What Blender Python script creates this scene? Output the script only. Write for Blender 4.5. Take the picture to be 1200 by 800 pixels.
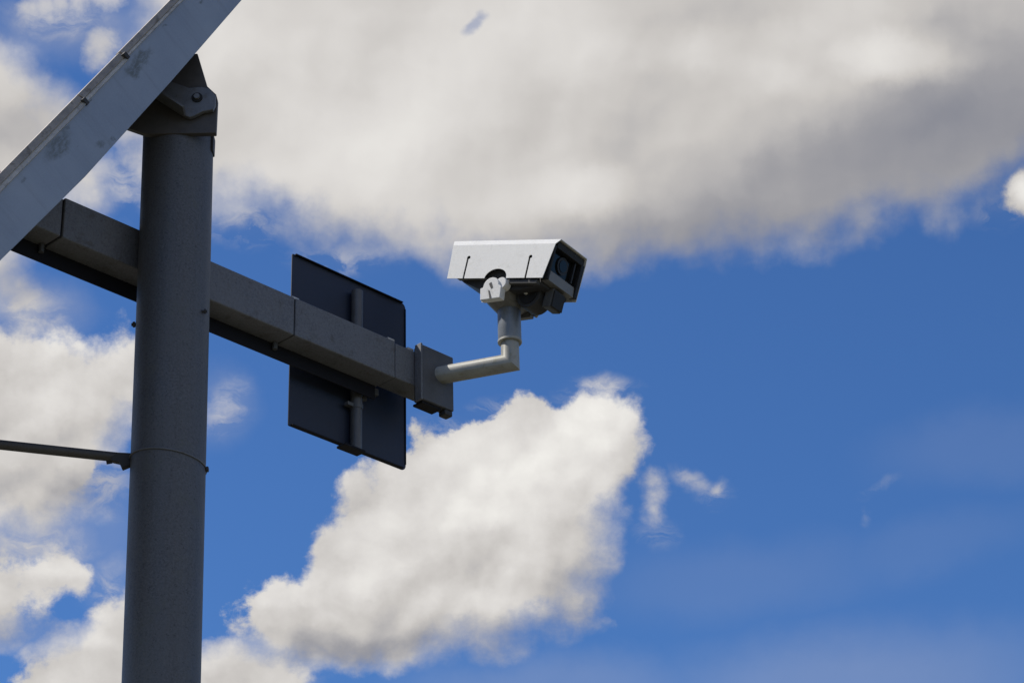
import bpy, bmesh, math, random
from math import sin, cos, pi, radians
from mathutils import Vector, Matrix

random.seed(4)
scene = bpy.context.scene
col = scene.collection
for o in list(bpy.data.objects):
    bpy.data.objects.remove(o, do_unlink=True)

# ------------------------------------------------------------------ camera
PITCH, ROLL = radians(28.0), radians(1.5)
cam_d = bpy.data.cameras.new('camera')
cam_d.sensor_width = 36.0
cam_d.lens = 84.0
cam_d.clip_start = 0.1
cam_d.clip_end = 20000.0
cam = bpy.data.objects.new('camera', cam_d)
col.objects.link(cam)
fw = Vector((0, cos(PITCH), sin(PITCH)))
r0 = Vector((1, 0, 0)); u0 = r0.cross(fw)
rt = r0 * cos(ROLL) - u0 * sin(ROLL)
up = u0 * cos(ROLL) + r0 * sin(ROLL)
m = Matrix((rt, up, -fw)).transposed().to_4x4()
m.translation = Vector((0, 0, 1.6))
cam.matrix_world = m
scene.camera = cam
scene.cycles.max_bounces = 5
scene.cycles.diffuse_bounces = 3
scene.cycles.glossy_bounces = 3
scene.render.resolution_x, scene.render.resolution_y = 1024, 682

# ------------------------------------------------------------------ exposure
scene.view_settings.view_transform = 'Standard'
scene.view_settings.look = 'None'
scene.view_settings.gamma = 1.0
scene.view_settings.exposure = 0.0
scene.view_settings.use_curve_mapping = False

# ------------------------------------------------------------------ sun
SUN = Vector((-0.615, 0.02, 0.788)).normalized()      # towards the sun
SUN_EL = math.asin(SUN.z)
sun_d = bpy.data.lights.new('sun', 'SUN')
sun_d.energy = 4.5
sun_d.angle = radians(0.53)
sun_d.color = (1.0, 0.94, 0.86)
sun = bpy.data.objects.new('sun', sun_d)
col.objects.link(sun)
sun.rotation_euler = (-SUN).to_track_quat('-Z', 'Y').to_euler()
sun.location = (0, 0, 30)

# ------------------------------------------------------------------ sky
# Clouds are placed by compass direction (degrees) and elevation (degrees):
# overlapping puffs (azimuth * cos 28, elevation, radius) whose union is broken up by noise.
SKY_TINT = (0.61, 0.88, 1.18)
SOFT = [
  (1.66, 35.4, 5.84), (2.52, 35.48, 5.81), (3.24, 35.44, 5.74), (3.9, 35.4, 5.68), (4.56, 35.41, 5.56), (5.22, 35.42, 5.46), (5.87, 35.37, 5.4), (1, 35.42, 5.77),
  (6.84, 35.22, 5.36), (7.56, 35.27, 5.17), (8.28, 35.31, 5.01), (0.34, 35.44, 5.69), (8.92, 35.23, 4.9), (-0.45, 35.58, 5.49), (9.5, 35.22, 4.83), (-1.24, 35.65, 5.29),
  (10.14, 35.2, 4.71), (-1.9, 35.72, 5.2), (10.86, 35.22, 4.48), (-2.56, 35.72, 5.12), (11.51, 35.31, 4.29), (-3.28, 35.83, 4.92), (12.08, 35.28, 4.17), (-4.08, 36, 4.65),
  (12.71, 35.24, 4.06), (-5.5, 35, 3.39), (13.43, 35.36, 3.75), (-4.94, 36.34, 4.16), (-6.24, 33.83, 2.34), (-6.73, 33.26, 1.83), (-7.04, 32.88, 1.55), (13.64, 34.73, 3.48),
  (-6.46, 34.6, 2.71), (14.48, 35.95, 2.87), (-7.28, 32.57, 1.37), (14.49, 33.8, 2.53), (-5.88, 36.85, 3.52), (-7.45, 32.32, 1.24), (-7.35, 34.14, 2.01), (15.27, 36.45, 2.18),
  (-7.63, 32.13, 1.19), (-10.34, 31.59, 0.7), (-8.03, 33.74, 1.46), (15.04, 33.1, 1.87), (-7.75, 32, 1.17), (-8.59, 33.52, 1.05), (15.98, 36.84, 1.6), (-6.77, 37.4, 2.83),
  (15.49, 32.54, 1.34), (-3.66, 33.11, 2.59), (-7.93, 31.81, 1.09), (-8.9, 33.38, 0.89), (16.55, 37.13, 1.14), (-9.21, 33.24, 0.69), (-8.23, 31.49, 0.81), (15.78, 32.12, 0.97),
  (-8.19, 31.97, 0.92), (-9.45, 33.16, 0.58), (10.65, 32.3, 2), (-8.46, 31.23, 0.59), (-9.76, 33.02, 0.42), (-4.75, 33.33, 2.32), (16.98, 37.39, 0.76), (-10.07, 31.24, 0.45),
  (-9.94, 32.88, 0.31), (-8.58, 32.19, 0.61), (-8.32, 37.84, 1.51), (-10.06, 32.81, 0.27), (-10.5, 32, 0.41), (-3.96, 31.76, 1.41), (-7.9, 38.64, 1.39), (-10.23, 32.68, 0.23),
  (-10.05, 31.79, 0.45), (16.13, 31.7, 0.57), (-8.96, 32.23, 0.35), (-12.88, 32.49, 2.03), (-12.91, 32.13, 1.97), (-12.94, 31.83, 1.88), (-12.97, 31.52, 1.8), (-13.06, 31.27, 1.73),
  (-13.09, 30.97, 1.67), (-13.13, 30.67, 1.61), (-13.22, 32.87, 1.7), (-13.16, 30.36, 1.55), (-13.69, 33.24, 1.31), (-13.36, 29.98, 1.31), (-12.93, 29.91, 1.23), (-14.03, 33.49, 1.01),
  (-11.91, 32.71, 1.31), (-12.59, 29.46, 0.79), (-12.65, 33.29, 1.37), (-12.14, 29.02, 0.4), (-11.82, 28.87, 0.33), (-13.73, 29.52, 0.88), (-14.24, 33.71, 0.82),
]
CRISP = [
  (12.68, 30.37, 0.47), (12.71, 30.18, 0.47), (12.7, 30.49, 0.46), (12.72, 30.66, 0.45), (12.74, 30, 0.44), (-0.62, 23.62, 2.55), (-1.04, 23.57, 2.49), (-1.51, 23.46, 2.35),
  (-1.92, 23.34, 2.28), (-2.22, 23.04, 2.08), (-0.2, 24.04, 2.23), (0.17, 24.4, 1.94), (-2.45, 22.8, 1.96), (0.47, 24.69, 1.75), (-2.69, 22.56, 1.85), (-2.98, 22.25, 1.72),
  (0.72, 24.87, 1.65), (-3.27, 22.01, 1.62), (-3.55, 21.83, 1.49), (1.02, 25.04, 1.51), (-3.9, 21.71, 1.33), (-4.25, 21.65, 1.16), (-4.48, 21.65, 1.08), (1.38, 25.15, 1.42),
  (-4.71, 21.64, 1.01), (-4.94, 21.7, 0.94), (1.62, 25.2, 1.39), (-5.17, 21.7, 0.91), (1.81, 25.44, 1.25), (-5.4, 21.64, 0.82), (2.01, 25.74, 1.06), (0.24, 22.87, 1.57),
  (-5.62, 21.57, 0.74), (2.38, 25.97, 0.76), (-3.1, 23.71, 1.15), (-1.85, 25.17, 0.84), (-1.12, 25.47, 0.75), (-5.8, 21.63, 0.67), (0.75, 22.31, 0.94), (2.15, 25, 0.96),
  (-12.2, 25.72, 2.09), (-11.51, 25.72, 2.07), (-11.13, 26.05, 1.84), (-10.85, 26.25, 1.72), (-10.63, 26.38, 1.64), (-10.35, 26.52, 1.52), (-12.5, 25.22, 1.73), (-10.06, 26.66, 1.37),
  (-12.65, 24.91, 1.55), (-12.52, 26.12, 1.8), (-9.83, 26.8, 1.27), (-12.78, 24.54, 1.36), (-12.93, 24.23, 1.16), (-9.61, 26.93, 1.19), (-12.79, 26.51, 1.55), (-13.18, 23.91, 0.89),
  (-13.29, 26.89, 1.07), (-9.38, 27.07, 1.11), (-13.37, 23.59, 0.65), (-13.52, 23.34, 0.48), (-13.72, 27.2, 0.66), (-11.2, 24.72, 1.18), (-8.97, 27.27, 0.81), (-10.81, 24.86, 1.12),
  (-13.66, 23.09, 0.3), (-11.94, 21.85, 1.06), (-12.32, 21.77, 1.03), (-11.78, 21.92, 1.06), (-12.64, 21.69, 0.99), (-11.5, 21.94, 0.94), (-11.16, 21.9, 0.79), (-10.94, 21.98, 0.68),
  (-10.78, 22.1, 0.59), (-10.57, 22.24, 0.56), (-12.91, 21.61, 0.95), (-10.46, 22.3, 0.56), (-10.35, 22.37, 0.55), (-13.16, 21.3, 0.65), (-13.36, 21.05, 0.41), (-9, 19.53, 1.7),
  (-6.32, 19.3, 1.35), (-8.72, 19.48, 1.58), (-9.28, 19.46, 1.64), (-8.75, 20.07, 1.31), (-8.49, 19.31, 1.46), (-8.66, 20.43, 1.12), (-8.62, 20.67, 1.01), (-9.55, 19.33, 1.51),
  (-8.58, 20.97, 0.86), (-8.27, 19.26, 1.4), (-8.53, 21.15, 0.79), (-8.49, 21.4, 0.68), (-9.81, 19.14, 1.33), (-8.49, 21.58, 0.62), (-8.04, 19.2, 1.34), (-8.5, 21.69, 0.6),
  (-8.51, 21.87, 0.53), (-6.1, 19.6, 1.15), (-6.03, 19.01, 1.08), (-10.12, 18.83, 1.03), (-6.59, 19.24, 1.3), (-8.58, 22.05, 0.46), (-5.74, 18.65, 0.74),
]
THIN = [
  (3.22, 24.5, 0.14), (3.26, 24.19, 0.12), (3.18, 23.83, 0.11), (3.26, 24.07, 0.1), (-10.22, 35.94, 0.35), (-10.92, 35.76, 0.32), (-11.29, 35.66, 0.29), (-11.67, 35.56, 0.27),
  (-11.91, 35.48, 0.24), (-10.03, 35.95, 0.33), (-12.04, 35.47, 0.21), (-9.97, 36.08, 0.28), (-10.27, 34.64, 0.38), (-10.22, 34.76, 0.35),
]
GAP = [
  (-0.73, 35.54, 0.45, 0.24, 36.5, 0.45), (-0.51, 35.78, 0.24, 0.2, -18.5, 0.3),
]
VEIL = [
  (7.32, 19.27, 6.62, 2.21, 1.5, 0.16), (0.56, 19.65, 4.86, 1.21, 1.5, 0.14), (10.74, 24.75, 3.61, 1.2, 1.5, 0.05), (4.89, 22.06, 4.87, 1.42, 1.5, 0.06), (-10.77, 23.22, 2.2, 0.8, 1.5, 0.28), (-9.45, 23.4, 1.21, 2.41, 1.5, 0.12), (-11.35, 28.4, 1.81, 1, 1.5, 0.25), (-10.66, 35.18, 3.2, 1.2, 1.5, 0.18),
  (-6.83, 26.44, 1.02, 1.42, 1.5, 0.12), (9.15, 22.51, 4.02, 1, 11.5, 0.04),
]
SOFTZ = [
  (-1.33, 20.8, 6.7, 1.22, 1.5), (1.82, 22.83, 1.43, 2.65, -18.5), (-10.61, 23.73, 2.81, 0.9, 1.5), (-11.15, 20.81, 2.59, 0.7, 1.5), (-5.33, 20.61, 3.23, 0.61, 1.5), (-9.4, 25.81, 0.81, 1.21, 1.5), (-11.79, 28.87, 1.4, 1.2, 1.5), (-9.33, 31.28, 1.21, 1.21, 1.5),
]
SHADE = [
  (11.84, 31.58, 6.6, 3.6, 1.5, -0.55), (7.03, 31.25, 6.49, 2.23, 13.5, -0.52), (2.56, 30.05, 5.72, 1.43, 1.5, -0.5), (12.78, 33.75, 4.77, 3.58, 1.5, -0.38), (4.21, 32.91, 3.86, 1.83, 31.5, -0.22), (-4.12, 30.68, 4.08, 0.82, 1.5, -0.25), (9.96, 33.92, 2.21, 1, -10.5, 0.5), (6.64, 33.83, 1.82, 0.81, -18.5, 0.2),
  (2.16, 34.75, 1.83, 1.22, 1.5, 0.22), (4.87, 34.64, 0.81, 1.01, 1.5, 0.15), (1.9, 31.57, 1.63, 1.02, 1.5, 0.3), (-5.68, 34.29, 4.86, 3.44, 1.5, 0.22), (-3.08, 32.52, 2.85, 1.83, 1.5, 0.15), (-0.69, 34.33, 3.05, 2.44, -28.5, 0.12), (0.08, 31.07, 1.63, 1.02, 1.5, 0.12), (5.71, 35.52, 3.23, 1.01, 1.5, -0.12),
  (8.03, 29.83, 1.82, 1.11, 1.5, -0.35), (0.57, 33.09, 0.82, 1.83, -18.5, -0.12), (-4.61, 34.93, 0.81, 1.22, 1.5, -0.08), (0.12, 25.03, 3.27, 2.04, 21.5, 0.5), (-2.47, 23.34, 3.06, 1.22, 31.5, 0.3), (1.95, 25.89, 1.43, 1.23, 1.5, 0.25), (-5.37, 22.12, 1.82, 0.61, 1.5, 0.25), (-0.94, 21, 4.87, 1.02, 6.5, -0.45),
  (-4.58, 20.62, 3.03, 0.71, 1.5, -0.45), (1.61, 22.44, 1.22, 2.24, -18.5, -0.4), (-1.3, 23.13, 1.83, 1.02, 1.5, -0.1), (2.79, 24.62, 0.61, 1.02, 1.5, -0.25), (-9.91, 27.6, 2.22, 0.81, 1.5, 0.35), (-11.28, 27.5, 1.2, 0.6, 1.5, 0.2), (-10.65, 24.23, 2.81, 0.9, 1.5, -0.3), (-10.59, 26.14, 1.21, 1, 1.5, 0.15),
  (-11.72, 25.66, 1.8, 1, 1.5, -0.1), (-10.53, 22.54, 1.4, 0.5, 1.5, 0.3), (-11.17, 21.01, 2.19, 0.6, 1.5, -0.4), (-12.12, 32.65, 1.8, 1.4, 1.5, -0.3), (-11.86, 34.47, 1.2, 0.5, 1.5, 0.2), (-11.8, 29.07, 1.8, 1, 1.5, -0.35), (-6.09, 20.6, 1.41, 0.5, 1.5, 0.35), (-6.07, 19.9, 1.41, 0.4, 1.5, -0.2),
  (-9.49, 20.9, 1.4, 0.6, 21.5, 0.25), (12.59, 30.46, 0.6, 0.8, 1.5, 0.9),
]
WISP = [
  (4.17, 24.54, 0.81, 0.33, -18.5, 0.34), (4.69, 24.31, 0.49, 0.28, 31.5, 0.42), (4.6, 24.21, 0.69, 0.45, 1.5, 0.22), (-6.74, 26.34, 0.73, 1.02, -18.5, 0.36), (8.25, 24.05, 0.69, 0.24, 19.5, 0.13), (7.88, 23.32, 0.2, 0.4, -3.5, 0.13), (3.22, 23.38, 0.61, 0.61, 1.5, 0.22), (-5.89, 20.1, 2.42, 1.21, 1.5, 0.2),
  (-9.52, 24.6, 1.01, 1.21, 1.5, 0.4), (-10.76, 23.12, 1.6, 0.5, 1.5, 0.6), (-9.18, 22.01, 0.8, 1.2, 1.5, 0.35), (-11.54, 28.29, 1.4, 0.8, 1.5, 0.55), (-6.41, 30.72, 1.22, 0.81, 1.5, 0.35), (-4.11, 30.07, 1.84, 0.61, 1.5, 0.3), (-11.31, 35.32, 1.79, 0.8, 1.5, 0.3), (-10.19, 34.63, 0.8, 0.8, 1.5, 0.3),
  (12.03, 30.04, 1, 0.6, 1.5, 0.3), (1.99, 26.7, 1.23, 0.53, 1.5, 0.45), (-1.46, 25.98, 1.23, 0.61, 1.5, 0.3), (-9.35, 31.58, 0.81, 1.21, 1.5, 0.4), (-0.24, 26.37, 1.23, 0.53, 1.5, 0.3),
]

world = bpy.data.worlds.new('World')
scene.world = world
world.use_nodes = True
wt = world.node_tree
wt.nodes.clear()


class NB:
    """small helper for wiring nodes"""
    def __init__(self, tree): self.t = tree
    def n(self, kind, **kw):
        nd = self.t.nodes.new(kind)
        for k, v in kw.items(): setattr(nd, k, v)
        return nd
    def put(self, sock, v):
        if v is None: return
        if isinstance(v, bpy.types.NodeSocket): self.t.links.new(v, sock)
        else: sock.default_value = v
    def math(self, op, a, b=None, c=None, clamp=False):
        nd = self.n('ShaderNodeMath', operation=op, use_clamp=clamp)
        for s, v in zip(nd.inputs, (a, b, c)): self.put(s, v)
        return nd.outputs[0]
    def vmath(self, op, a, b=None, scale=None):
        nd = self.n('ShaderNodeVectorMath', operation=op)
        self.put(nd.inputs[0], a); self.put(nd.inputs[1], b)
        if scale is not None: self.put(nd.inputs['Scale'], scale)
        return nd.outputs['Value'] if op in ('DISTANCE', 'LENGTH', 'DOT_PRODUCT') else nd.outputs[0]
    def noise(self, vec, scale, detail=4.0, rough=0.55, out=0, lac=2.0, dist=0.0):
        nd = self.n('ShaderNodeTexNoise')
        self.put(nd.inputs['Vector'], vec)
        nd.inputs['Scale'].default_value = scale
        nd.inputs['Detail'].default_value = detail
        nd.inputs['Roughness'].default_value = rough
        nd.inputs['Lacunarity'].default_value = lac
        nd.inputs['Distortion'].default_value = dist
        return nd.outputs[out]
    def smooth(self, v, lo, hi, a=0.0, b=1.0):
        nd = self.n('ShaderNodeMapRange', interpolation_type='SMOOTHSTEP')
        self.put(nd.inputs[0], v); self.put(nd.inputs[1], lo); self.put(nd.inputs[2], hi)
        self.put(nd.inputs[3], a); self.put(nd.inputs[4], b)
        return nd.outputs[0]
    def lin(self, v, lo, hi, a=0.0, b=1.0, clamp=True):
        nd = self.n('ShaderNodeMapRange', clamp=clamp)
        self.put(nd.inputs[0], v); self.put(nd.inputs[1], lo); self.put(nd.inputs[2], hi)
        self.put(nd.inputs[3], a); self.put(nd.inputs[4], b)
        return nd.outputs[0]
    def mix(self, f, a, b, blend='MIX'):
        nd = self.n('ShaderNodeMix', data_type='RGBA', blend_type=blend)
        self.put(nd.inputs[0], f)
        for i, v in ((6, a), (7, b)):
            if isinstance(v, (tuple, list)) and len(v) == 3: v = tuple(v) + (1,)
            self.put(nd.inputs[i], v)
        return nd.outputs[2]
    def xyz(self, x, y, z=0.0):
        nd = self.n('ShaderNodeCombineXYZ')
        for s, v in zip(nd.inputs, (x, y, z)): self.put(s, v)
        return nd.outputs[0]


S = 0.1                                             # background strength
b = NB(wt)
sky = b.n('ShaderNodeTexSky', sky_type='NISHITA', sun_disc=False)
sky.sun_elevation = SUN_EL
sky.sun_rotation = math.atan2(SUN.x, SUN.y)
sky.altitude = 200.0
sky.air_density = 1.0
sky.dust_density = 0.0
sky.ozone_density = 6.0
tc = b.n('ShaderNodeTexCoord')
dirv = tc.outputs['Generated']
sp = b.n('ShaderNodeSeparateXYZ'); wt.links.new(dirv, sp.inputs[0])
az = b.math('ARCTAN2', sp.outputs[0], sp.outputs[1])
el = b.math('ARCSINE', sp.outputs[2])
K = cos(radians(28)) * 180 / pi
P = b.xyz(b.math('MULTIPLY', az, K), b.math('MULTIPLY', el, 180 / pi))

def field(pos, puffs):
    acc = None
    for (cx, cy, r) in puffs:
        d = b.math('SUBTRACT', r, b.vmath('DISTANCE', pos, (cx, cy, 0)))
        acc = d if acc is None else b.math('SMOOTH_MAX', acc, d, 0.10)
    return acc

def warp(vec, scale, amt, detail=2.0, rough=0.5):
    c = b.noise(vec, scale, detail, rough, out=1)
    return b.vmath('MULTIPLY', b.vmath('SUBTRACT', c, (0.5, 0.5, 0.5)), (amt, amt, 0))

w1 = warp(P, 0.35, 1.0, 2.0)
w2 = warp(P, 1.7, 0.42, 4.0, 0.6)
Pw = b.vmath('ADD', b.vmath('ADD', P, w1), w2)
Pc = b.vmath('ADD', P, b.vmath('ADD', b.vmath('SCALE', w1, scale=0.35), w2))
fine = b.noise(P, 0.8, 8.0, 0.56)
fineC = b.noise(P, 1.45, 9.0, 0.66, dist=0.12)

dS = b.math('ADD', field(Pw, SOFT), b.math('MULTIPLY', b.math('SUBTRACT', fine, 0.5), 1.5))
dC = b.math('ADD', field(Pc, CRISP), b.math('MULTIPLY', b.math('SUBTRACT', fineC, 0.5), 1.05))
dT = b.math('ADD', field(Pc, THIN), b.math('MULTIPLY', b.math('SUBTRACT', fineC, 0.5), 0.7))
# cauliflower lobes, strongest on the heaped clouds
def lobes(vec, scale, smooth=0.35):
    nd = b.n('ShaderNodeTexVoronoi', voronoi_dimensions='2D', feature='SMOOTH_F1')
    b.put(nd.inputs['Vector'], vec)
    nd.inputs['Scale'].default_value = scale
    nd.inputs['Smoothness'].default_value = smooth
    nd.inputs['Detail'].default_value = 1.0
    nd.inputs['Roughness'].default_value = 0.5
    return nd.outputs['Distance']
SOFF = (-0.20, 0.30, 0)                              # towards the sun across the sky
PL = b.vmath('ADD', P, b.vmath('ADD', b.vmath('SCALE', w1, scale=0.6), w2))
lb0 = lobes(PL, 0.62)
lb1 = lobes(b.vmath('ADD', PL, SOFF), 0.62)
dC = b.math('ADD', dC, b.math('MULTIPLY', b.math('SUBTRACT', 0.62, lb0), 0.75))
dS = b.math('ADD', dS, b.math('MULTIPLY', b.math('SUBTRACT', 0.5, lb0), 0.45))
# edges are crisp on the sunlit side and ragged or soft elsewhere
softn = b.noise(P, 0.22, 2.0, 0.5)
soft_zone = None
def ellipse(pos, e):
    nd = b.n('ShaderNodeMapping', vector_type='TEXTURE')
    b.put(nd.inputs[0], pos)
    nd.inputs['Location'].default_value = (e[0], e[1], 0)
    nd.inputs['Rotation'].default_value = (0, 0, radians(e[4]))
    nd.inputs['Scale'].default_value = (e[2], e[3], 1)
    g = b.n('ShaderNodeTexGradient', gradient_type='SPHERICAL')
    b.put(g.inputs[0], nd.outputs[0])
    return g.outputs[1]
for e in SOFTZ:
    v = b.smooth(ellipse(P, e), 0, 0.7)
    soft_zone = v if soft_zone is None else b.math('MAXIMUM', soft_zone, v)
aS = b.smooth(dS, -0.70, 0.90)
for e in GAP:                                        # small break in the big cloud
    aS = b.math('MULTIPLY', aS, b.lin(b.smooth(ellipse(Pc, e), 0, 0.8), 0, 1, 1.0, 1.0 - e[5]))
aC = b.smooth(dC, b.lin(soft_zone, 0, 1, -0.14, -0.80), b.math('ADD', b.lin(softn, 0.40, 0.60, 0.12, 0.48), b.math('MULTIPLY', soft_zone, 0.35)))
aT = b.math('MULTIPLY', b.smooth(dT, -0.30, 0.34), 0.78)

wisp = None
for e in WISP:
    v = b.math('MULTIPLY', b.smooth(ellipse(Pw, e), 0, 1), e[5])
    wisp = v if wisp is None else b.math('MAXIMUM', wisp, v)
streak = b.noise(b.vmath('MULTIPLY', Pw, (0.7, 1.3, 1)), 1.3, 7.0, 0.62, dist=0.6)
wisp = b.math('MULTIPLY', wisp, b.lin(streak, 0.42, 0.62, 0.08, 1.6), clamp=True)
veil = None                                          # thin smooth veils
for e in VEIL:
    v = b.math('MULTIPLY', b.smooth(ellipse(Pw, e), 0, 0.8), e[5])
    veil = v if veil is None else b.math('MAXIMUM', veil, v)
# the rest of the sky, away from the clouds placed above, carries scattered cloud of the same kind
away = b.smooth(b.vmath('DISTANCE', P, (0, 28, 0)), 17.5, 24.0)
gn = b.noise(dirv, 2.1, 8.0, 0.56)
aG = b.math('MULTIPLY', b.smooth(gn, 0.50, 0.60), away)

inv = lambda v: b.math('SUBTRACT', 1.0, v)
tr = b.math('MULTIPLY', b.math('MULTIPLY', inv(aS), inv(aC)), b.math('MULTIPLY', inv(b.math('MAXIMUM', aT, veil)), inv(wisp)))
alpha = inv(b.math('MULTIPLY', tr, inv(aG)))

# light on the cloud masses: broad bright and grey areas plus the relief of the billows
shade = None
for e in SHADE:
    v = b.math('MULTIPLY', b.smooth(ellipse(Pw, e), 0, 0.85), e[5])
    shade = v if shade is None else b.math('ADD', shade, v)
off = (-0.28, 0.42, 0)                               # towards the sun across the sky
def relief(scale, detail, k, o):
    a_ = b.noise(Pw, scale, detail, 0.5)
    b_ = b.noise(b.vmath('ADD', Pw, (off[0] * o, off[1] * o, 0)), scale, detail, 0.5)
    return b.math('MULTIPLY', b.math('SUBTRACT', a_, b_), k)
lobe_rel = b.math('MULTIPLY', b.math('SUBTRACT', lb1, lb0), b.lin(aC, 0, 1, 0.06, 0.24))
rel = b.math('ADD', relief(0.22, 1.0, 0.45, 2.0), b.math('ADD', b.math('MULTIPLY', relief(0.80, 3.0, 0.30, 0.6), b.lin(aC, 0, 1, 0.35, 0.9)), lobe_rel))
wool = b.math('MULTIPLY', b.math('MULTIPLY', b.math('SUBTRACT', fineC, 0.5), 0.22), aC)
lum = b.math('ADD', b.math('ADD', b.math('ADD', 0.67, wool), b.math('MULTIPLY', shade, 0.5)), rel)
ramp = b.n('ShaderNodeValToRGB')
wt.links.new(lum, ramp.inputs[0])
cr = ramp.color_ramp
STOPS = [(0.12, (0.240, 0.250, 0.300)), (0.35, (0.365, 0.362, 0.385)), (0.60, (0.620, 0.595, 0.572)), (0.78, (0.765, 0.740, 0.715)), (1.0, (0.93, 0.91, 0.87))]
while len(cr.elements) < len(STOPS): cr.elements.new(0.5)
for el_, (p_, c_) in zip(cr.elements, STOPS):
    el_.position = p_; el_.color = c_ + (1,)
cloud = b.vmath('SCALE', ramp.outputs[0], scale=0.94 / S)
skyc = b.mix(1.0, sky.outputs[0], SKY_TINT, 'MULTIPLY')
final = b.mix(alpha, skyc, cloud)
bg = b.n('ShaderNodeBackground'); bg.inputs[1].default_value = S
wt.links.new(final, bg.inputs[0])
wo = b.n('ShaderNodeOutputWorld'); wt.links.new(bg.outputs[0], wo.inputs[0])
world.cycles.sampling_method = 'MANUAL'
world.cycles.sample_map_resolution = 512

# ------------------------------------------------------------------ materials
def mat(name, base, rough=0.5, metal=0.0, var=0.25, scale=6.0, streak=0.0, spec=0.5, bump=0.0, dirt=None, dirt_amt=0.0, coord='Object', grain=0.22):
    m = bpy.data.materials.new(name); m.use_nodes = True
    t = m.node_tree; q = NB(t); bs = t.nodes['Principled BSDF']
    co = t.nodes.new('ShaderNodeTexCoord').outputs[coord]
    n1 = q.noise(co, scale, 7.0, 0.62)
    fac = q.lin(n1, 0.30, 0.70)
    if streak:
        s2 = q.noise(q.vmath('MULTIPLY', co, (34, 34, 1.1)), 1.0, 4.0, 0.6)
        fac = q.math('ADD', q.math('MULTIPLY', fac, 1 - streak), q.math('MULTIPLY', q.lin(s2, 0.3, 0.7), streak))
    lo = tuple(c * (1 - var) for c in base); hi = tuple(min(1, c * (1 + var)) for c in base)
    c = q.mix(fac, lo, hi)
    gr = q.noise(co, 110.0, 3.0, 0.7)
    c = q.mix(q.lin(gr, 0.3, 0.7, 0.0, grain), c, tuple(min(1, v * 1.5) for v in base))
    sp_ = q.noise(co, 95.0, 3.0, 0.7, dist=0.3)
    c = q.mix(q.lin(sp_, 0.42, 0.30, 0.0, grain * 0.8), c, tuple(v * 0.5 for v in base))
    if dirt:
        dn = q.noise(co, scale * 1.7, 8.0, 0.68, dist=0.4)
        c = q.mix(q.math('MULTIPLY', q.smooth(dn, 0.54, 0.66), dirt_amt), c, dirt)
    t.links.new(c, bs.inputs['Base Color'])
    t.links.new(q.lin(n1, 0.3, 0.7, rough - 0.08, rough + 0.08), bs.inputs['Roughness'])
    bs.inputs['Metallic'].default_value = metal
    bs.inputs['Specular IOR Level'].default_value = spec
    if bump:
        bn = t.nodes.new('ShaderNodeBump'); bn.inputs['Strength'].default_value = bump; bn.inputs['Distance'].default_value = 0.004
        t.links.new(gr, bn.inputs['Height']); t.links.new(bn.outputs[0], bs.inputs['Normal'])
    return m

M = {}
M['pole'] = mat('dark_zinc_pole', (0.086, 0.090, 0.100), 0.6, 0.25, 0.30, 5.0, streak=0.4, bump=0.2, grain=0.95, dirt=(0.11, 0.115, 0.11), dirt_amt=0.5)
M['arm'] = mat('weathered_arm_steel', (0.122, 0.126, 0.138), 0.6, 0.25, 0.28, 7.0, bump=0.2, grain=0.9, dirt=(0.085, 0.075, 0.06), dirt_amt=0.5)
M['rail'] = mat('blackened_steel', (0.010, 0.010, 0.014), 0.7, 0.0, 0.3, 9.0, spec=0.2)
M['sign'] = mat('dark_sign_back', (0.019, 0.027, 0.050), 0.55, 0.2, 0.22, 4.0, bump=0.1)
M['tube'] = mat('grey_zinc_tube', (0.105, 0.108, 0.116), 0.5, 0.3, 0.3, 14.0, streak=0.3)
M['block'] = mat('dark_clamp_steel', (0.088, 0.090, 0.098), 0.55, 0.25, 0.25, 9.0, bump=0.15)
M['pipe'] = mat('pale_zinc_pipe', (0.33, 0.33, 0.305), 0.55, 0.35, 0.18, 16.0, dirt=(0.25, 0.25, 0.18), dirt_amt=0.6)
M['collar'] = mat('blue_grey_collar', (0.20, 0.225, 0.26), 0.5, 0.3, 0.18, 12.0)
M['white'] = mat('off_white_enamel', (0.72, 0.72, 0.695), 0.62, 0.0, 0.05, 9.0, dirt=(0.58, 0.575, 0.54), dirt_amt=0.35, spec=0.12)
M['bracket_white'] = mat('white_bracket_paint', (0.74, 0.74, 0.72), 0.6, 0.0, 0.06, 12.0, dirt=(0.45, 0.44, 0.4), dirt_amt=0.35, spec=0.15)
M['grey'] = mat('mid_grey_casting', (0.16, 0.16, 0.155), 0.5, 0.1, 0.2, 14.0, dirt=(0.09, 0.08, 0.06), dirt_amt=0.5)
M['dark'] = mat('dark_grey_casting', (0.040, 0.040, 0.042), 0.6, 0.0, 0.25, 14.0, spec=0.3)
M['dark_panel'] = mat('grey_plastic', (0.075, 0.075, 0.075), 0.6, 0.0, 0.2, 12.0, spec=0.25)
M['black'] = mat('black_plastic', (0.020, 0.020, 0.021), 0.6, 0.0, 0.2, 10.0, spec=0.2)
M['glass'] = mat('dark_window_glass', (0.008, 0.009, 0.010), 0.12, 0.0, 0.1, 3.0, spec=0.15)
M['lens'] = mat('lens_barrel', (0.018, 0.018, 0.02), 0.45, 0.0, 0.2, 10.0, spec=0.2)
M['bright'] = mat('bright_zinc_bolt', (0.45, 0.45, 0.43), 0.4, 0.5, 0.2, 30.0)
M['lug'] = mat('grey_steel_lug', (0.135, 0.142, 0.158), 0.5, 0.25, 0.25, 16.0, dirt=(0.09, 0.085, 0.07), dirt_amt=0.6)
M['gusset'] = mat('brown_grey_gusset', (0.075, 0.070, 0.068), 0.6, 0.2, 0.25, 12.0)
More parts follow.
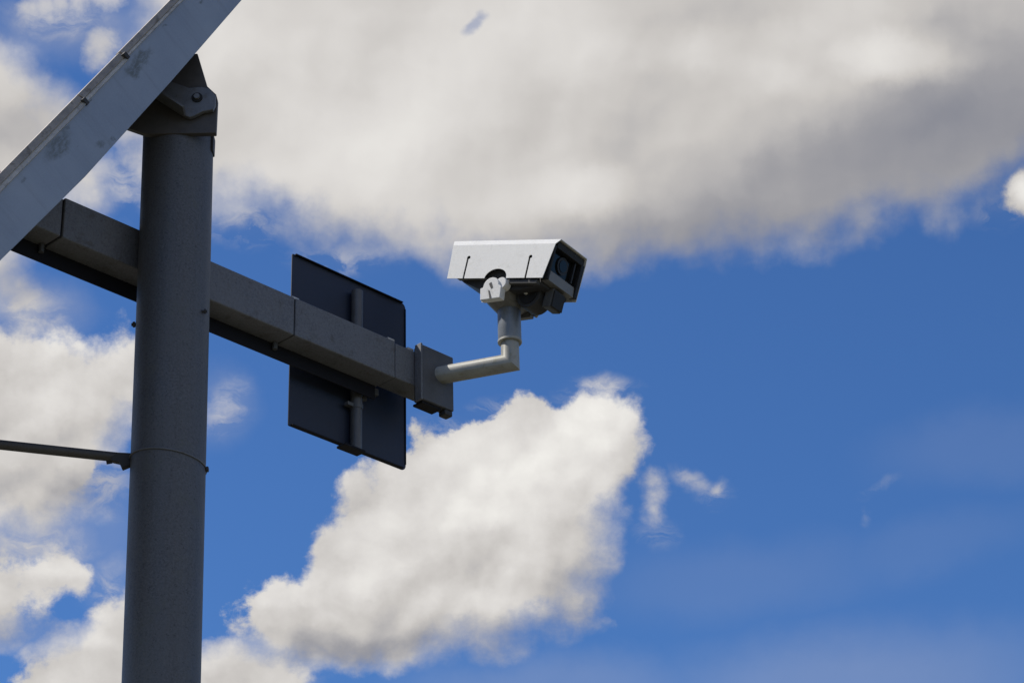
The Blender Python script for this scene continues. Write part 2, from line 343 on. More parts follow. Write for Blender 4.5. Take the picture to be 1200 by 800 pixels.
M['rim'] = mat('tarnished_rim', (0.30, 0.27, 0.235), 0.5, 0.3, 0.3, 10.0, dirt=(0.10, 0.08, 0.06), dirt_amt=0.6)
M['lip'] = mat('worn_light_lip', (0.42, 0.40, 0.36), 0.45, 0.2, 0.25, 12.0, dirt=(0.16, 0.14, 0.11), dirt_amt=0.5)

def beam_material():
    m = bpy.data.materials.new('scuffed_blue_grey_paint'); m.use_nodes = True
    t = m.node_tree; q = NB(t); bs = t.nodes['Principled BSDF']
    co = t.nodes.new('ShaderNodeTexCoord').outputs['Object']
    n1 = q.noise(co, 3.0, 7.0, 0.6)
    c = q.mix(q.lin(n1, 0.3, 0.7), (0.225, 0.275, 0.36), (0.30, 0.35, 0.43))
    c = q.mix(q.lin(q.noise(co, 130.0, 2.0, 0.6), 0.35, 0.65, 0.0, 0.25), c, (0.33, 0.385, 0.50))
    wv = q.vmath('ADD', co, q.vmath('MULTIPLY', q.vmath('SUBTRACT', q.noise(co, 14.0, 6.0, 0.7, out=1), (0.5, 0.5, 0.5)), (0.10, 0.0, 0.10)))
    worn = q.smooth(q.noise(q.vmath('MULTIPLY', co, (1.0, 1, 2.2)), 30.0, 6.0, 0.75), 0.36, 0.58, 0.25, 1.0)
    # rubbed patches where the paint has worn to grey primer (along, up the side, half length, half height)
    for (sx, sz, hx, hz, amt) in SCUFFS:
        d = q.vmath('LENGTH', q.vmath('DIVIDE', q.vmath('MULTIPLY', q.vmath('SUBTRACT', wv, (sx, 0, sz)), (1, 0, 1)), (hx, 1, hz)))
        c = q.mix(q.math('MULTIPLY', q.math('MULTIPLY', q.smooth(d, 1.15, 0.35), amt), worn), c, (0.11, 0.13, 0.135))
    sc = q.noise(q.vmath('MULTIPLY', co, (16, 1, 55)), 1.0, 5.0, 0.7)
    c = q.mix(q.smooth(sc, 0.66, 0.76, 0.0, 0.75), c, (0.06, 0.065, 0.07))
    run = q.noise(q.vmath('MULTIPLY', co, (26, 1, 2.2)), 1.0, 5.0, 0.65)
    c = q.mix(q.smooth(run, 0.50, 0.75, 0.0, 0.22), c, (0.15, 0.17, 0.19))
    t.links.new(c, bs.inputs['Base Color'])
    bs.inputs['Roughness'].default_value = 0.45
    bs.inputs['Metallic'].default_value = 0.1
    return m
SCUFFS = [(0.075, 0.215, 0.13, 0.032, 0.85), (0.015, 0.205, 0.05, 0.035, 0.7), (-0.60, 0.215, 0.12, 0.050, 0.8), (-0.50, 0.245, 0.035, 0.015, 0.6),
          (-0.40, 0.085, 0.035, 0.018, 0.7), (-0.34, 0.07, 0.02, 0.012, 0.7), (0.62, 0.205, 0.03, 0.008, 0.9), (-0.30, 0.262, 0.025, 0.007, 1.0),
          (0.34, 0.24, 0.015, 0.006, 0.8), (-0.86, 0.22, 0.015, 0.008, 0.8)]
M['beam'] = beam_material()

# ------------------------------------------------------------------ helpers
def empty(name, mw):
    o = bpy.data.objects.new(name, None); col.objects.link(o)
    o.empty_display_size = 0.1; o.matrix_world = mw
    return o

def tag(o, label=None, cat=None, group=None, kind=None):
    if label: o['label'] = label
    if cat: o['category'] = cat
    if group: o['group'] = group
    if kind: o['kind'] = kind
    return o

def frame(origin, x, y, z):
    m = Matrix((Vector(x), Vector(y), Vector(z))).transposed().to_4x4()
    m.translation = Vector(origin)
    return m

def link(name, bm, m, parent=None, smooth=True, bevel=0.0, seg=2, xf=None):
    if xf is not None: bmesh.ops.transform(bm, matrix=xf, verts=bm.verts)
    bmesh.ops.recalc_face_normals(bm, faces=bm.faces)
    me = bpy.data.meshes.new(name); bm.to_mesh(me); bm.free()
    me.materials.append(m)
    if smooth:
        me.shade_smooth()
        me.set_sharp_from_angle(angle=radians(32))
    o = bpy.data.objects.new(name, me); col.objects.link(o)
    if parent is not None: o.parent = parent
    if bevel:
        bv = o.modifiers.new('bevel', 'BEVEL'); bv.width = bevel; bv.segments = seg; bv.limit_method = 'ANGLE'; bv.angle_limit = radians(40)
        bv.harden_normals = True
    return o

def box(bm, x0, x1, y0, y1, z0, z1):
    v = [bm.verts.new((x, y, z)) for x in (x0, x1) for y in (y0, y1) for z in (z0, z1)]
    for f in ((0, 1, 3, 2), (4, 6, 7, 5), (0, 4, 5, 1), (2, 3, 7, 6), (0, 2, 6, 4), (1, 5, 7, 3)):
        bm.faces.new([v[i] for i in f])
    return bm

def sweep(bm, pts, radii, seg=40, cap=True):
    """round tube along a polyline with mitred joints"""
    pts = [Vector(p) for p in pts]
    if not hasattr(radii, '__len__'): radii = [radii] * len(pts)
    rings = []
    d0 = (pts[1] - pts[0]).normalized()
    ref = Vector((0, 0, 1)) if abs(d0.z) < 0.9 else Vector((1, 0, 0))
    U = d0.cross(ref).normalized(); V = d0.cross(U).normalized()
    ring = [pts[0] + (U * cos(2 * pi * k / seg) + V * sin(2 * pi * k / seg)) * radii[0] for k in range(seg)]
    rings.append(ring)
    for i in range(1, len(pts)):
        d = (pts[i] - pts[i - 1]).normalized()
        if i < len(pts) - 1:
            dn = (pts[i + 1] - pts[i]).normalized(); nrm = (d + dn).normalized()
        else: nrm = d
        prev = rings[-1]; new = []
        f = radii[i] / radii[i - 1]
        for p in prev:
            base = p - pts[i - 1]
            base = base - d * base.dot(d)                # radial part in the tube's own cross-section
            q = pts[i] + base * f
            t = (pts[i] - q).dot(nrm) / d.dot(nrm)
            new.append(q + d * t)
        rings.append(new)
    vs = [[bm.verts.new(p) for p in r] for r in rings]
    for a, c in zip(vs, vs[1:]):
        for k in range(seg):
            bm.faces.new((a[k], a[(k + 1) % seg], c[(k + 1) % seg], c[k]))
    if cap:
        bm.faces.new(vs[0]); bm.faces.new(list(reversed(vs[-1])))
    return bm

def prism(bm, pts, fn, t0, t1):
    """extrude a 2-D outline; fn(u, v, t) gives the 3-D point"""
    a = [bm.verts.new(fn(u, v, t0)) for u, v in pts]
    c = [bm.verts.new(fn(u, v, t1)) for u, v in pts]
    bm.faces.new(a); bm.faces.new(list(reversed(c)))
    n = len(pts)
    for k in range(n): bm.faces.new((a[k], c[k], c[(k + 1) % n], a[(k + 1) % n]))
    return bm

def hd(deg):
    a = radians(deg); return Vector((sin(a), cos(a), 0))
ZV = Vector((0, 0, 1))
POLE = Vector((-1.439, 8.946, 0))

# ------------------------------------------------------------------ ground (below the picture)
def ground():
    m = bpy.data.materials.new('dry_verge'); m.use_nodes = True
    t = m.node_tree; q = NB(t); bs = t.nodes['Principled BSDF']
    co = t.nodes.new('ShaderNodeTexCoord').outputs['Object']
    c = q.mix(q.lin(q.noise(co, 0.25, 8.0, 0.6), 0.35, 0.65), (0.09, 0.085, 0.05), (0.17, 0.14, 0.10))
    c = q.mix(q.lin(q.noise(co, 9.0, 6.0, 0.7), 0.35, 0.65, 0, 0.5), c, (0.09, 0.10, 0.045))
    t.links.new(c, bs.inputs['Base Color']); bs.inputs['Roughness'].default_value = 0.95
    bm = bmesh.new()
    n = 40; R = 6000
    c0 = bm.verts.new((0, 0, 0)); prev = None
    rings = []
    for r in (20, 120, 900, R): rings.append([bm.verts.new((r * cos(2 * pi * k / n), r * sin(2 * pi * k / n), 0)) for k in range(n)])
    for k in range(n): bm.faces.new((c0, rings[0][k], rings[0][(k + 1) % n]))
    for a, c_ in zip(rings, rings[1:]):
        for k in range(n): bm.faces.new((a[k], c_[k], c_[(k + 1) % n], a[(k + 1) % n]))
    tag(link('ground', bm, m, None, smooth=False), kind='structure')
    # carriageway beside the mast with its kerb
    m2 = mat('asphalt', (0.055, 0.055, 0.057), 0.9, 0.0, 0.25, 3.0)
    bm = bmesh.new(); vs = [bm.verts.new(p) for p in ((-400, 11, .004), (400, 11, .004), (400, 18, .004), (-400, 18, .004))]; bm.faces.new(vs)
    tag(link('road', bm, m2, None, smooth=False), kind='structure')
    m3 = mat('road_paint', (0.7, 0.7, 0.68), 0.7, 0.0, 0.15, 5.0)
    bm = bmesh.new()
    for k in range(-20, 21):
        vs = [bm.verts.new(p) for p in ((k * 9, 14.44, .008), (k * 9 + 3, 14.44, .008), (k * 9 + 3, 14.56, .008), (k * 9, 14.56, .008))]; bm.faces.new(vs)
    tag(link('road_marking', bm, m3, None, smooth=False), kind='structure')
    m4 = mat('concrete_kerb', (0.33, 0.32, 0.30), 0.9, 0.0, 0.2, 2.0)
    bm = bmesh.new(); box(bm, -400, 400, 10.85, 11.0, -0.1, 0.12)
    tag(link('kerb', bm, m4, None, smooth=False), kind='structure')
ground()

# ------------------------------------------------------------------ mast
mast = empty('steel_mast', Matrix.Translation(POLE))
tag(mast, 'thick dark round steel mast rising from the bottom edge to the diagonal beam', 'mast')
def axis(z): return Vector(((6.08 - z) * 0.016, 0, z))
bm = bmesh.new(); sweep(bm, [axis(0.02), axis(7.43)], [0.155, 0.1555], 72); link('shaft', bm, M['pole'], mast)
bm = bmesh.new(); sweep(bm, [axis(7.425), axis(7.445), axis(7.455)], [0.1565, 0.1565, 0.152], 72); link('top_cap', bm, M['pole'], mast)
bm = bmesh.new(); box(bm, -0.26, 0.4, -0.25, 0.25, 0.0, 0.03); link('base_flange', bm, M['pole'], mast, bevel=0.004)
# bracket that carries the beam: gusset plate, front lug with its folded edge, bolt
loc = lambda x, z, Y: Vector((x - POLE.x, Y - POLE.y, z))
gus = [(-1.700, 7.488), (-1.605, 7.447), (-1.293, 7.443), (-1.292, 7.620), (-1.300, 7.650), (-1.341, 7.695), (-1.392, 7.875), (-1.50, 7.86), (-1.66, 7.62)]
bm = bmesh.new(); prism(bm, gus, lambda x, z, t: loc(x * 0.9826, 1.6 + (z - 1.6) * 0.9826, t), 8.785, 8.815); gusset = link('bracket', bm, M['gusset'], mast, bevel=0.004)
lug = [(x * 0.995, 1.6 + (z - 1.6) * 0.995) for x, z in [(-1.600, 7.590), (-1.415, 7.447), (-1.392, 7.437), (-1.368, 7.446), (-1.335, 7.466), (-1.290, 7.474), (-1.281, 7.500), (-1.282, 7.548), (-1.312, 7.585), (-1.345, 7.596), (-1.400, 7.592), (-1.505, 7.640)]]
bm = bmesh.new(); prism(bm, lug, lambda x, z, t: loc(x, z, t), 8.756, 8.778); link('lug', bm, M['lug'], gusset, bevel=0.003)
fold = [(x * 0.995, 1.6 + (z - 1.6) * 0.995) for x, z in [(-1.600, 7.590), (-1.415, 7.447), (-1.408, 7.456), (-1.592, 7.600)]]
bm = bmesh.new(); prism(bm, fold, lambda x, z, t: loc(x, z, t), 8.690, 8.756); link('folded_edge', bm, M['lug'], gusset, bevel=0.002)
bm = bmesh.new(); box(bm, -1.33 - POLE.x, -1.295 - POLE.x, 8.778 - POLE.y, 8.79 - POLE.y, 7.46, 7.56); link('spacer', bm, M['gusset'], gusset, bevel=0.003)
c = loc(-1.356, 7.508, 0)
bm = bmesh.new(); sweep(bm, [(c.x, 8.756 - POLE.y, c.z), (c.x, 8.750 - POLE.y, c.z)], 0.024, 28); link('washer', bm, M['black'], gusset)
bm = bmesh.new(); sweep(bm, [(c.x, 8.750 - POLE.y, c.z), (c.x, 8.738 - POLE.y, c.z)], 0.014, 6); link('bolt', bm, M['lug'], gusset)
# wire band round the shaft, its screw end, side studs, hinge tab
R_ = 0.1565
def ringpath(z, tilt, r, n=72):
    a = axis(z); return [Vector((a.x + r * cos(2 * pi * k / n), r * sin(2 * pi * k / n), z + tilt * cos(2 * pi * k / n))) for k in range(n + 1)]
bm = bmesh.new(); sweep(bm, ringpath(5.822, -0.022, R_ + 0.002), 0.0035, 8); band = link('wire_band', bm, M['lug'], mast)
bm = bmesh.new(); box(bm, axis(5.8).x + R_ - 0.004, axis(5.8).x + R_ + 0.012, -0.012, 0.012, 5.788, 5.806); link('band_screw', bm, M['dark'], band, bevel=0.003)
for (x, y, z, L, r) in ((-0.150, -0.02, 6.475, -0.028, 0.007), (0.128, -0.075, 6.500, 0.022, 0.006)):
    s = 1 if L > 0 else -1
    bm = bmesh.new(); sweep(bm, [(x - s * 0.01, y, z), (x + L, y, z)], r, 14)
    sweep(bm, [(x + L * 0.45, y, z), (x + L * 0.8, y, z)], r * 1.8, 6)
    link('stud', bm, M['dark'], mast)
bm = bmesh.new(); box(bm, axis(7.37).x + 0.135, axis(7.37).x + 0.162, -0.04, 0.02, 7.330, 7.418); link('hinge_tab', bm, M['dark'], mast, bevel=0.004)

# ------------------------------------------------------------------ diagonal beam
D = Vector((0.39827198, 0.35435901, 0.84605503)).normalized()
N0 = Vector((-0.69465666, -0.48583404, 0.53048789)).normalized()
n0 = Vector((0.5990255, -0.79899623, 0.05266376)).normalized()
ra = radians(-12)
nf = (n0 * cos(ra) + N0 * sin(ra)).normalized()          # outward from the visible side
nn = (N0 * cos(ra) - n0 * sin(ra)).normalized()          # up across the side
bx = empty('steel_beam', frame((-1.4733, 8.561, 7.3146), D, -nf, nn))
tag(bx, 'pale blue grey diagonal beam with scuffed paint and tarnished upper rim above the mast', 'beam')
L0, L1 = -2.6, 1.12
bm = bmesh.new(); prism(bm, [(L0, 0.066), (-1.2, 0.064), (-0.587, 0.047), (0.155, 0.058), (0.84, 0.078), (L1, 0.086), (L1, 0.268), (L0, 0.268)], lambda u, v, t: Vector((u, t, v)), 0.0, 0.05)
link('side_panel', bm, M['beam'], bx, bevel=0.004)
bm = bmesh.new(); prism(bm, [(0.0505, 0.09), (0.0505, 0.262), (1.35, 0.02), (1.35, -0.01)], lambda y, z, t: Vector((t, y, z)), L0, L1 - 0.004); link('shading_web', bm, M['gusset'], bx, bevel=0.003)  # unseen depth behind the side panel, stretched back to shade the mast
# rim in three lengths: light lip next to the side, darker tarnished strip outside it
def strip(x0, x1, v0, v1, y0, y1):
    return [Vector((x, y, v)) for x in (x0, x1) for (y, v) in ((y0, v0), (y1, v1))]
for (x0, x1, v, wl, wd) in ((L0, -0.318, 0.251, 0.022, 0.030), (-0.314, 0.030, 0.256, 0.019, 0.028), (0.034, L1, 0.266, 0.015, 0.025)):
    bm = bmesh.new()
    prof = [(0.0, v - 0.001), (-0.010, v + 0.004), (0.006, v + wl), (0.045, v + wl), (0.045, v - 0.001)]
    prism(bm, prof, lambda y, z, t: Vector((t, y, z)), x0, x1)
    lip = link('rim', bm, M['lip'], bx, bevel=0.001, seg=1)
    bm = bmesh.new()
    prof = [(0.004, v + wl - 0.002), (0.001, v + wl + 0.002), (0.014, v + wl + wd), (0.046, v + wl + wd - 0.004), (0.046, v + wl - 0.002)]
    prism(bm, prof, lambda y, z, t: Vector((t, y, z)), x0 + 0.001, x1 - 0.001)
    link('rim_edge', bm, M['rim'], lip, bevel=0.001, seg=1)
for (x, z) in ((-0.325, 0.268), (0.03, 0.28)):
    bm = bmesh.new(); box(bm, x - 0.010, x + 0.010, -0.012, 0.02, z - 0.020, z + 0.012); link('rim_clip', bm, M['dark'], bx, bevel=0.002)

# ------------------------------------------------------------------ crossarm
e1, e2 = hd(44), hd(-46)
arm_m = frame(POLE, e1, e2, ZV)
arm = empty('crossarm', frame(POLE + e2 * 0.22 + ZV * 6.775, e1, e2, ZV))
tag(arm, 'long square dark steel crossarm behind the mast, running right to the camera bracket', 'crossarm')
AX = Matrix.Translation((0, -0.22, -6.775))
for (a0, a1, k) in ((-1.7, -0.500, 0.004), (-0.494, 0.794, 0.0), (0.800, 1.424, 0.0), (1.430, 1.740, 0.006)):
    bm = bmesh.new(); box(bm, a0, a1, 0.15 + k, 0.29 - k, 6.778 + k, 6.976 - k)
    link('beam_section', bm, M['arm'], arm, bevel=0.007, seg=3, xf=AX)
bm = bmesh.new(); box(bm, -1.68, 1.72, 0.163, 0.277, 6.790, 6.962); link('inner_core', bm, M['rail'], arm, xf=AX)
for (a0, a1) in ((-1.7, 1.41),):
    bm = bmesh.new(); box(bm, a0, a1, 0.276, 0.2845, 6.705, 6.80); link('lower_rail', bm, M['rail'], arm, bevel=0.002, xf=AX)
for (a, b_, z, da, db, dz) in ((0.806, 0.158, 6.976, 0.022, 0.02, 0.009), (1.405, 0.158, 6.976, 0.022, 0.02, 0.012), (1.545, 0.17, 6.97, 0.02, 0.03, 0.020)):
    bm = bmesh.new(); box(bm, a - da, a + da, b_, b_ + db, z - 0.004, z + dz); link('joint_clip', bm, M['bright'], arm, bevel=0.003, xf=AX)
for a in (-0.52, 0.775):
    bm = bmesh.new(); sweep(bm, [(a, 0.262, 6.78), (a, 0.262, 6.742)], 0.012, 14); link('bolt', bm, M['tube'], arm, xf=AX)

# ------------------------------------------------------------------ sign seen from behind
sg = empty('sign_panel', frame(POLE + e1 * 1.34 + e2 * 0.36 + ZV * 6.44, e1, e2, ZV))
tag(sg, 'dark rectangular sign panel seen from its back, with a vertical tube behind the crossarm', 'sign')
SX = Matrix.Translation((-1.34, -0.36, -6.44))
def rounded(x0, x1, z0, z1, rl, rr, n=5):
    pts = []
    for (cx, cz, r, s) in ((x0 + rl, z0 + rl, rl, 180), (x1 - rr, z0 + rr, rr, 270), (x1 - rr, z1 - rr, rr, 0), (x0 + rl, z1 - rl, rl, 90)):
        for k in range(n + 1):
            a = radians(s + 90 * k / n); pts.append((cx + r * cos(a), cz + r * sin(a)))
    return pts
bm = bmesh.new(); prism(bm, rounded(0.950, 1.690, 6.448, 7.362, 0.008, 0.028), lambda u, v, t: Vector((u, t, v)), 0.362, 0.368)
link('plate', bm, M['sign'], sg, bevel=0.0015, xf=SX)
bm = bmesh.new()
box(bm, 1.683, 1.688, 0.357, 0.3625, 6.48, 7.33)
box(bm, 0.962, 1.66, 0.346, 0.3625, 7.354, 7.359); box(bm, 0.962, 1.66, 0.346, 0.3625, 6.450, 6.455)
link('folded_edge', bm, M['rail'], sg, xf=SX)
bm = bmesh.new(); sweep(bm, [(1.34, 0.331, 6.428), (1.34, 0.331, 7.288)], 0.0285, 32); tb = link('support_tube', bm, M['tube'], sg, xf=SX)
bm = bmesh.new(); box(bm, 1.245, 1.375, 0.30, 0.362, 6.424, 6.436); link('foot_clip', bm, M['rail'], tb, bevel=0.003, xf=SX)
for z in (6.66, 7.05):
    bm = bmesh.new(); sweep(bm, [(1.34 , 0.331, z - 0.012), (1.34, 0.331, z + 0.012)], 0.032, 32)
    box(bm, 1.275, 1.312, 0.318, 0.345, z - 0.009, z + 0.009); link('clamp', bm, M['tube'], tb, bevel=0.001, xf=SX)
bm = bmesh.new(); box(bm, 1.375, 1.45, 0.292, 0.335, 6.745, 6.778); box(bm, 1.365, 1.392, 0.31, 0.345, 6.705, 6.772); link('arm_clamp', bm, M['tube'], sg, bevel=0.004, xf=SX)
bm = bmesh.new(); box(bm, 1.26, 1.30, 0.292, 0.34, 6.975, 6.998); link('arm_clamp', bm, M['tube'], sg, bevel=0.004, xf=SX)

# ------------------------------------------------------------------ camera bracket: clamp box and bent pipe
mt = empty('pipe_bracket', frame(POLE + e1 * 1.66 + e2 * 0.22 + ZV * 6.70, e1, e2, ZV))
tag(mt, 'bent pale zinc pipe on a dark clamp box at the end of the crossarm', 'bracket')
BX = Matrix.Translation((-1.66, -0.22, -6.70))
bm = bmesh.new(); box(bm, 1.565, 1.772, 0.11, 0.172, 6.702, 6.995); cl = link('clamp_box', bm, M['block'], mt, bevel=0.006, xf=BX)
bm = bmesh.new(); box(bm, 1.552, 1.5635, 0.107, 0.150, 6.697, 6.998); link('clamp_plate', bm, M['arm'], cl, bevel=0.002, xf=BX)
bm = bmesh.new(); box(bm, 1.715, 1.766, 0.113, 0.16, 6.672, 6.701); link('cable_gland', bm, M['dark'], cl, bevel=0.006, xf=BX)
bm = bmesh.new(); box(bm, 1.575, 1.70, 0.125, 0.19, 6.690, 6.701); link('lower_plate', bm, M['rail'], cl, bevel=0.002, xf=BX)
inv_mt = frame(POLE + e1 * 1.66 + e2 * 0.22 + ZV * 6.70, e1, e2, ZV).inverted()
PS = Vector((-0.325, 10.236, 6.872)); PE = Vector((-0.0105, 10.13, 6.872))
dp = (PE - PS).normalized()
bm = bmesh.new(); sweep(bm, [PS - dp * 0.10, PE, Vector((PE.x, PE.y, 6.995))], [0.0445, 0.0445, 0.0435], 48)
pp = link('pipe', bm, M['pipe'], mt, xf=inv_mt)
bm = bmesh.new(); sweep(bm, [(PE.x, PE.y, 6.985), (PE.x, PE.y, 6.990), (PE.x, PE.y, 7.150)], [0.0545, 0.0565, 0.0565], 48)
cr_ = link('collar', bm, M['collar'], mt, xf=inv_mt)
bm = bmesh.new(); sweep(bm, [(PE.x, PE.y, 6.976), (PE.x, PE.y, 6.979), (PE.x, PE.y, 6.989)], [0.056, 0.0585, 0.0585], 48)
link('collar_ring', bm, M['pipe'], cr_, xf=inv_mt)

# ------------------------------------------------------------------ the camera on its pan and tilt head
cm = empty('security_camera', frame((PE.x, PE.y, 7.150), hd(123), hd(33), ZV))
tag(cm, 'white boxy surveillance camera under a sun hood on a pan tilt head', 'camera')
PH = radians(18)
def T(x, y, u): return Vector((x * cos(PH) + u * sin(PH), y, -x * sin(PH) + u * cos(PH) + 0.050))

def tbox(bm, x0, x1, y0, y1, u0, u1):
    v = [bm.verts.new(T(x, y, z)) for x in (x0, x1) for y in (y0, y1) for z in (u0, u1)]
    for f in ((0, 1, 3, 2), (4, 6, 7, 5), (0, 4, 5, 1), (2, 3, 7, 6), (0, 2, 6, 4), (1, 5, 7, 3)):
        bm.faces.new([v[i] for i in f])
    return bm

# hood: two side sheets (keyhole slots and a half-round cut-out at the lower edge), chamfers and top
UB, UT, UR = 0.064, 0.250, 0.281
def side_outline():
    pts = [(-0.292, UB)]
    def slot(xc, h):
        w_ = 0.0052; sh = 0.013; out = [(xc + sh - w_, UB), (xc - w_, UB + h)]
        for k in range(9):
            a = radians(210 - 240 * k / 8); out.append((xc + 0.003 + 0.0105 * cos(a), UB + h + 0.007 + 0.0105 * sin(a)))
        return out + [(xc + w_, UB + h), (xc + sh + w_, UB)]
    pts += slot(-0.205, 0.108)
    for k in range(15):
        a = radians(180 - 180 * k / 14); pts.append((0.002 + 0.066 * cos(a), UB + 0.052 * sin(a)))
    pts += slot(0.170, 0.108)
    pts += [(0.284, UB), (0.296, UT), (-0.325, UT)]
    return pts
def sheet_y(u, s): return 0.150 - (u - UB) / (UT - UB) * (0.020 if s < 0 else 0.010)
hood_bm = bmesh.new()
for s in (-1, 1):
    prism(hood_bm, side_outline(), lambda x, u, t, s=s: T(x, s * (sheet_y(u, s) - t), u), 0.0, 0.003)
def slab(bm, a, c, xs_a, xs_c, th):
    """strip between profile points a and c (y, u) with its own x limits at each"""
    d = Vector((c[0] - a[0], c[1] - a[1])).normalized(); nrm = Vector((d.y, -d.x)) * th
    vs = []
    for (p, xs) in ((a, xs_a), (c, xs_c)):
        for x in xs:
            vs.append((bm.verts.new(T(x, p[0], p[1])), bm.verts.new(T(x, p[0] + nrm.x, p[1] + nrm.y))))
    o_ = [v[0] for v in vs]; i_ = [v[1] for v in vs]
    bm.faces.new((o_[0], o_[1], o_[3], o_[2])); bm.faces.new((i_[0], i_[2], i_[3], i_[1]))
    for p, q in ((0, 1), (1, 3), (3, 2), (2, 0)): bm.faces.new((o_[p], i_[p], i_[q], o_[q]))
slab(hood_bm, (-0.130, UT), (-0.110, UR), (-0.325, 0.296), (-0.342, 0.308), 0.003)
slab(hood_bm, (-0.110, UR), (0.122, UR), (-0.342, 0.308), (-0.342, 0.308), 0.003)
slab(hood_bm, (0.122, UR), (0.140, UT), (-0.342, 0.308), (-0.325, 0.296), 0.003)
bmesh.ops.remove_doubles(hood_bm, verts=hood_bm.verts, dist=0.0002)
hood = link('sun_hood', hood_bm, M['white'], cm, smooth=False)
# body inside the hood
bm = bmesh.new()
prof = [(-0.285, 0.10), (-0.215, 0.058), (-0.09, 0.018), (0.13, 0.018), (0.255, 0.045), (0.262, 0.245), (-0.285, 0.245)]
prism(bm, prof, lambda x, u, t: T(x, t, u), -0.112, 0.112)
body = link('housing', bm, M['dark'], cm, bevel=0.006)
# front: black frame, recessed glass with the lens behind, grey lower bezel
bm = bmesh.new()
tbox(bm, 0.255, 0.296, -0.126, -0.112, 0.070, 0.246); tbox(bm, 0.255, 0.296, 0.108, 0.134, 0.070, 0.246)
tbox(bm, 0.2551, 0.2959, -0.108, 0.122, 0.238, 0.272)
fr = link('front_frame', bm, M['black'], cm, bevel=0.003)
bm = bmesh.new(); tbox(bm, 0.2625, 0.266, -0.1115, 0.1075, 0.128, 0.2375); gl = link('window', bm, M['glass'], cm)
bm = bmesh.new(); sweep(bm, [T(0.266, -0.005, 0.185), T(0.274, -0.005, 0.185)], 0.044, 32); link('lens_ring', bm, M['lens'], gl)
bm = bmesh.new(); sweep(bm, [T(0.274, -0.005, 0.185), T(0.2765, -0.005, 0.185)], 0.030, 32); link('lens', bm, M['glass'], gl)
bm = bmesh.new(); prism(bm, [(0.2635, 0.128), (0.286, 0.122), (0.292, 0.070), (0.256, 0.062), (0.256, 0.128)], lambda x, u, t: T(x, t, u), -0.111, 0.107)
link('lower_bezel', bm, M['grey'], cm, bevel=0.002)
bm = bmesh.new(); tbox(bm, 0.267, 0.284, 0.070, 0.080, 0.130, 0.236); link('wiper', bm, M['lens'], cm)
bm = bmesh.new(); tbox(bm, 0.02, 0.25, -0.140, -0.112, 0.040, 0.060); tbox(bm, -0.24, -0.07, -0.140, -0.112, 0.066, 0.078); link('side_rail', bm, M['dark_panel'], cm, bevel=0.003)
# drop box under the front
bm = bmesh.new(); tbox(bm, 0.230, 0.278, -0.035, 0.062, -0.036, 0.060); dr = link('drop_box', bm, M['dark_panel'], cm, bevel=0.006)
bm = bmesh.new(); tbox(bm, 0.2785, 0.286, -0.031, 0.060, -0.031, 0.052); link('drop_window', bm, M['black'], dr, bevel=0.003)
# yoke: near arm with round top, its slots; far arm; drum motor; base bowl
YK = Matrix.Translation((0, 0, 0.050)) @ Matrix.Rotation(radians(8), 4, 'Y')
def ycoord(x, y, z): return YK @ Vector((x, y, z))
def yoke_outline(x0, x1, zb, zc, r, xc=0.0, n=16):
    pts = [(x0, zb + 0.006), (x1, zb), (x1 + 0.002, zc - 0.012), (xc + r, zc)]
    for k in range(1, n): a = radians(180 * k / n); pts.append((xc + r * cos(a), zc + r * sin(a)))
    pts += [(xc - r, zc), (x0 - 0.006, zc - 0.002)]
    return pts
bm = bmesh.new(); prism(bm, yoke_outline(-0.044, 0.072, -0.062, 0.010, 0.046, 0.012), lambda x, z, t: ycoord(x, t, z), -0.175, -0.135)
ya = link('yoke_arm', bm, M['bracket_white'], cm, bevel=0.004)
for (pts) in ([(0.000, 0.024), (0.014, 0.030), (0.026, 0.000), (0.016, -0.006)], [(0.000, -0.010), (0.008, -0.014), (0.024, -0.054), (0.012, -0.056)]):
    bm = bmesh.new(); prism(bm, pts, lambda x, z, t: ycoord(x, t, z), -0.1762, -0.174); link('slot', bm, M['dark'], ya)
bm = bmesh.new(); sweep(bm, [ycoord(0.062, -0.165, 0.022), ycoord(0.062, -0.120, 0.022)], 0.030, 28); link('side_boss', bm, M['bracket_white'], ya, bevel=0.003)
bm = bmesh.new(); prism(bm, yoke_outline(-0.066, 0.064, -0.045, 0.050, 0.066), lambda x, z, t: ycoord(x, t, z), 0.100, 0.130)
link('yoke_arm', bm, M['grey'], cm, bevel=0.004)
bm = bmesh.new(); sweep(bm, [T(0.150, -0.055, 0.022), T(0.150, 0.050, 0.022)], 0.070, 40); dm = link('drum_motor', bm, M['dark'], cm, bevel=0.004)
bm = bmesh.new(); sweep(bm, [T(0.140, -0.0592, 0.026), T(0.140, -0.070, 0.026)], 0.011, 20); link('knob', bm, M['white'], dm)
bm = bmesh.new(); sweep(bm, [T(0.150, -0.0552, 0.022), T(0.150, -0.059, 0.022)], 0.052, 40); link('drum_cover', bm, M['black'], dm)
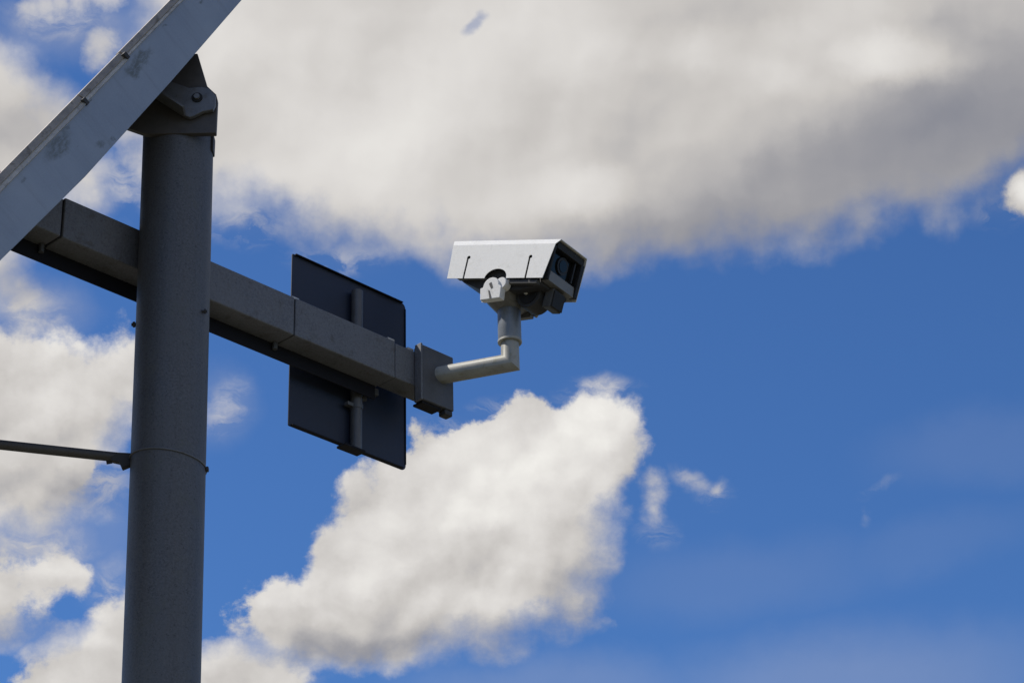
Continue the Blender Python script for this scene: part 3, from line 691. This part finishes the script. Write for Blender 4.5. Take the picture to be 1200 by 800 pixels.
# base bowl: round at the collar, oblong above
bm = bmesh.new(); rings = []
for (z, rx, ry, pw) in ((0.000, 0.060, 0.060, 2.0), (0.012, 0.068, 0.080, 2.2), (0.032, 0.078, 0.120, 2.8), (0.052, 0.080, 0.150, 3.4), (0.060, 0.076, 0.148, 3.4)):
    rg = []
    for k in range(56):
        a = 2 * pi * k / 56; ca, sa = cos(a), sin(a)
        q = (abs(ca) ** pw + abs(sa) ** pw) ** (-1 / pw)
        rg.append(bm.verts.new(Vector((rx * q * ca - 0.004 * z / 0.06, ry * q * sa - 0.012 * z / 0.06, z - 0.05 + 0.0))))
    rings.append(rg)
for a_, c_ in zip(rings, rings[1:]):
    for k in range(56): bm.faces.new((a_[k], a_[(k + 1) % 56], c_[(k + 1) % 56], c_[k]))
bm.faces.new(rings[0]); bm.faces.new(list(reversed(rings[-1])))
link('base_bowl', bm, M['grey'], cm, xf=Matrix.Translation((0, 0, 0.050)))
bm = bmesh.new(); sweep(bm, [ycoord(0.07, 0.135, -0.03), ycoord(0.10, 0.12, -0.005), ycoord(0.112, 0.09, 0.03)], 0.010, 12); link('lit_edge_sliver', bm, M['pipe'], cm)  # pale sliver standing in for the sunlit edge of the far arm

# ------------------------------------------------------------------ stay rod at the left
RE = Vector((-1.603, 8.946, 5.856)); rd = hd(72)
rod = empty('stay_rod', Matrix.Translation(RE))
tag(rod, 'thin dark horizontal rod entering from the left edge and clamped to the mast', 'rod')
bm = bmesh.new(); sweep(bm, [rd * 0.01, rd * -3.2], 0.0205, 24); link('tube', bm, M['gusset'], rod)
bm = bmesh.new()
prism(bm, [(-0.045, 0.018), (0.02, 0.022), (0.02, -0.030), (-0.018, -0.052), (-0.030, -0.026), (-0.062, -0.022), (-0.066, -0.012)], lambda u, v, t: Vector((rd.x * u, rd.y * u + t, v - 0.008)), -0.03, 0.0)
link('clamp', bm, M['dark'], rod, bevel=0.003)
bm = bmesh.new(); sweep(bm, [(-0.062, -0.015, -0.020), (-0.085, -0.015, -0.024)], 0.008, 8); link('clamp_bolt', bm, M['dark'], rod)
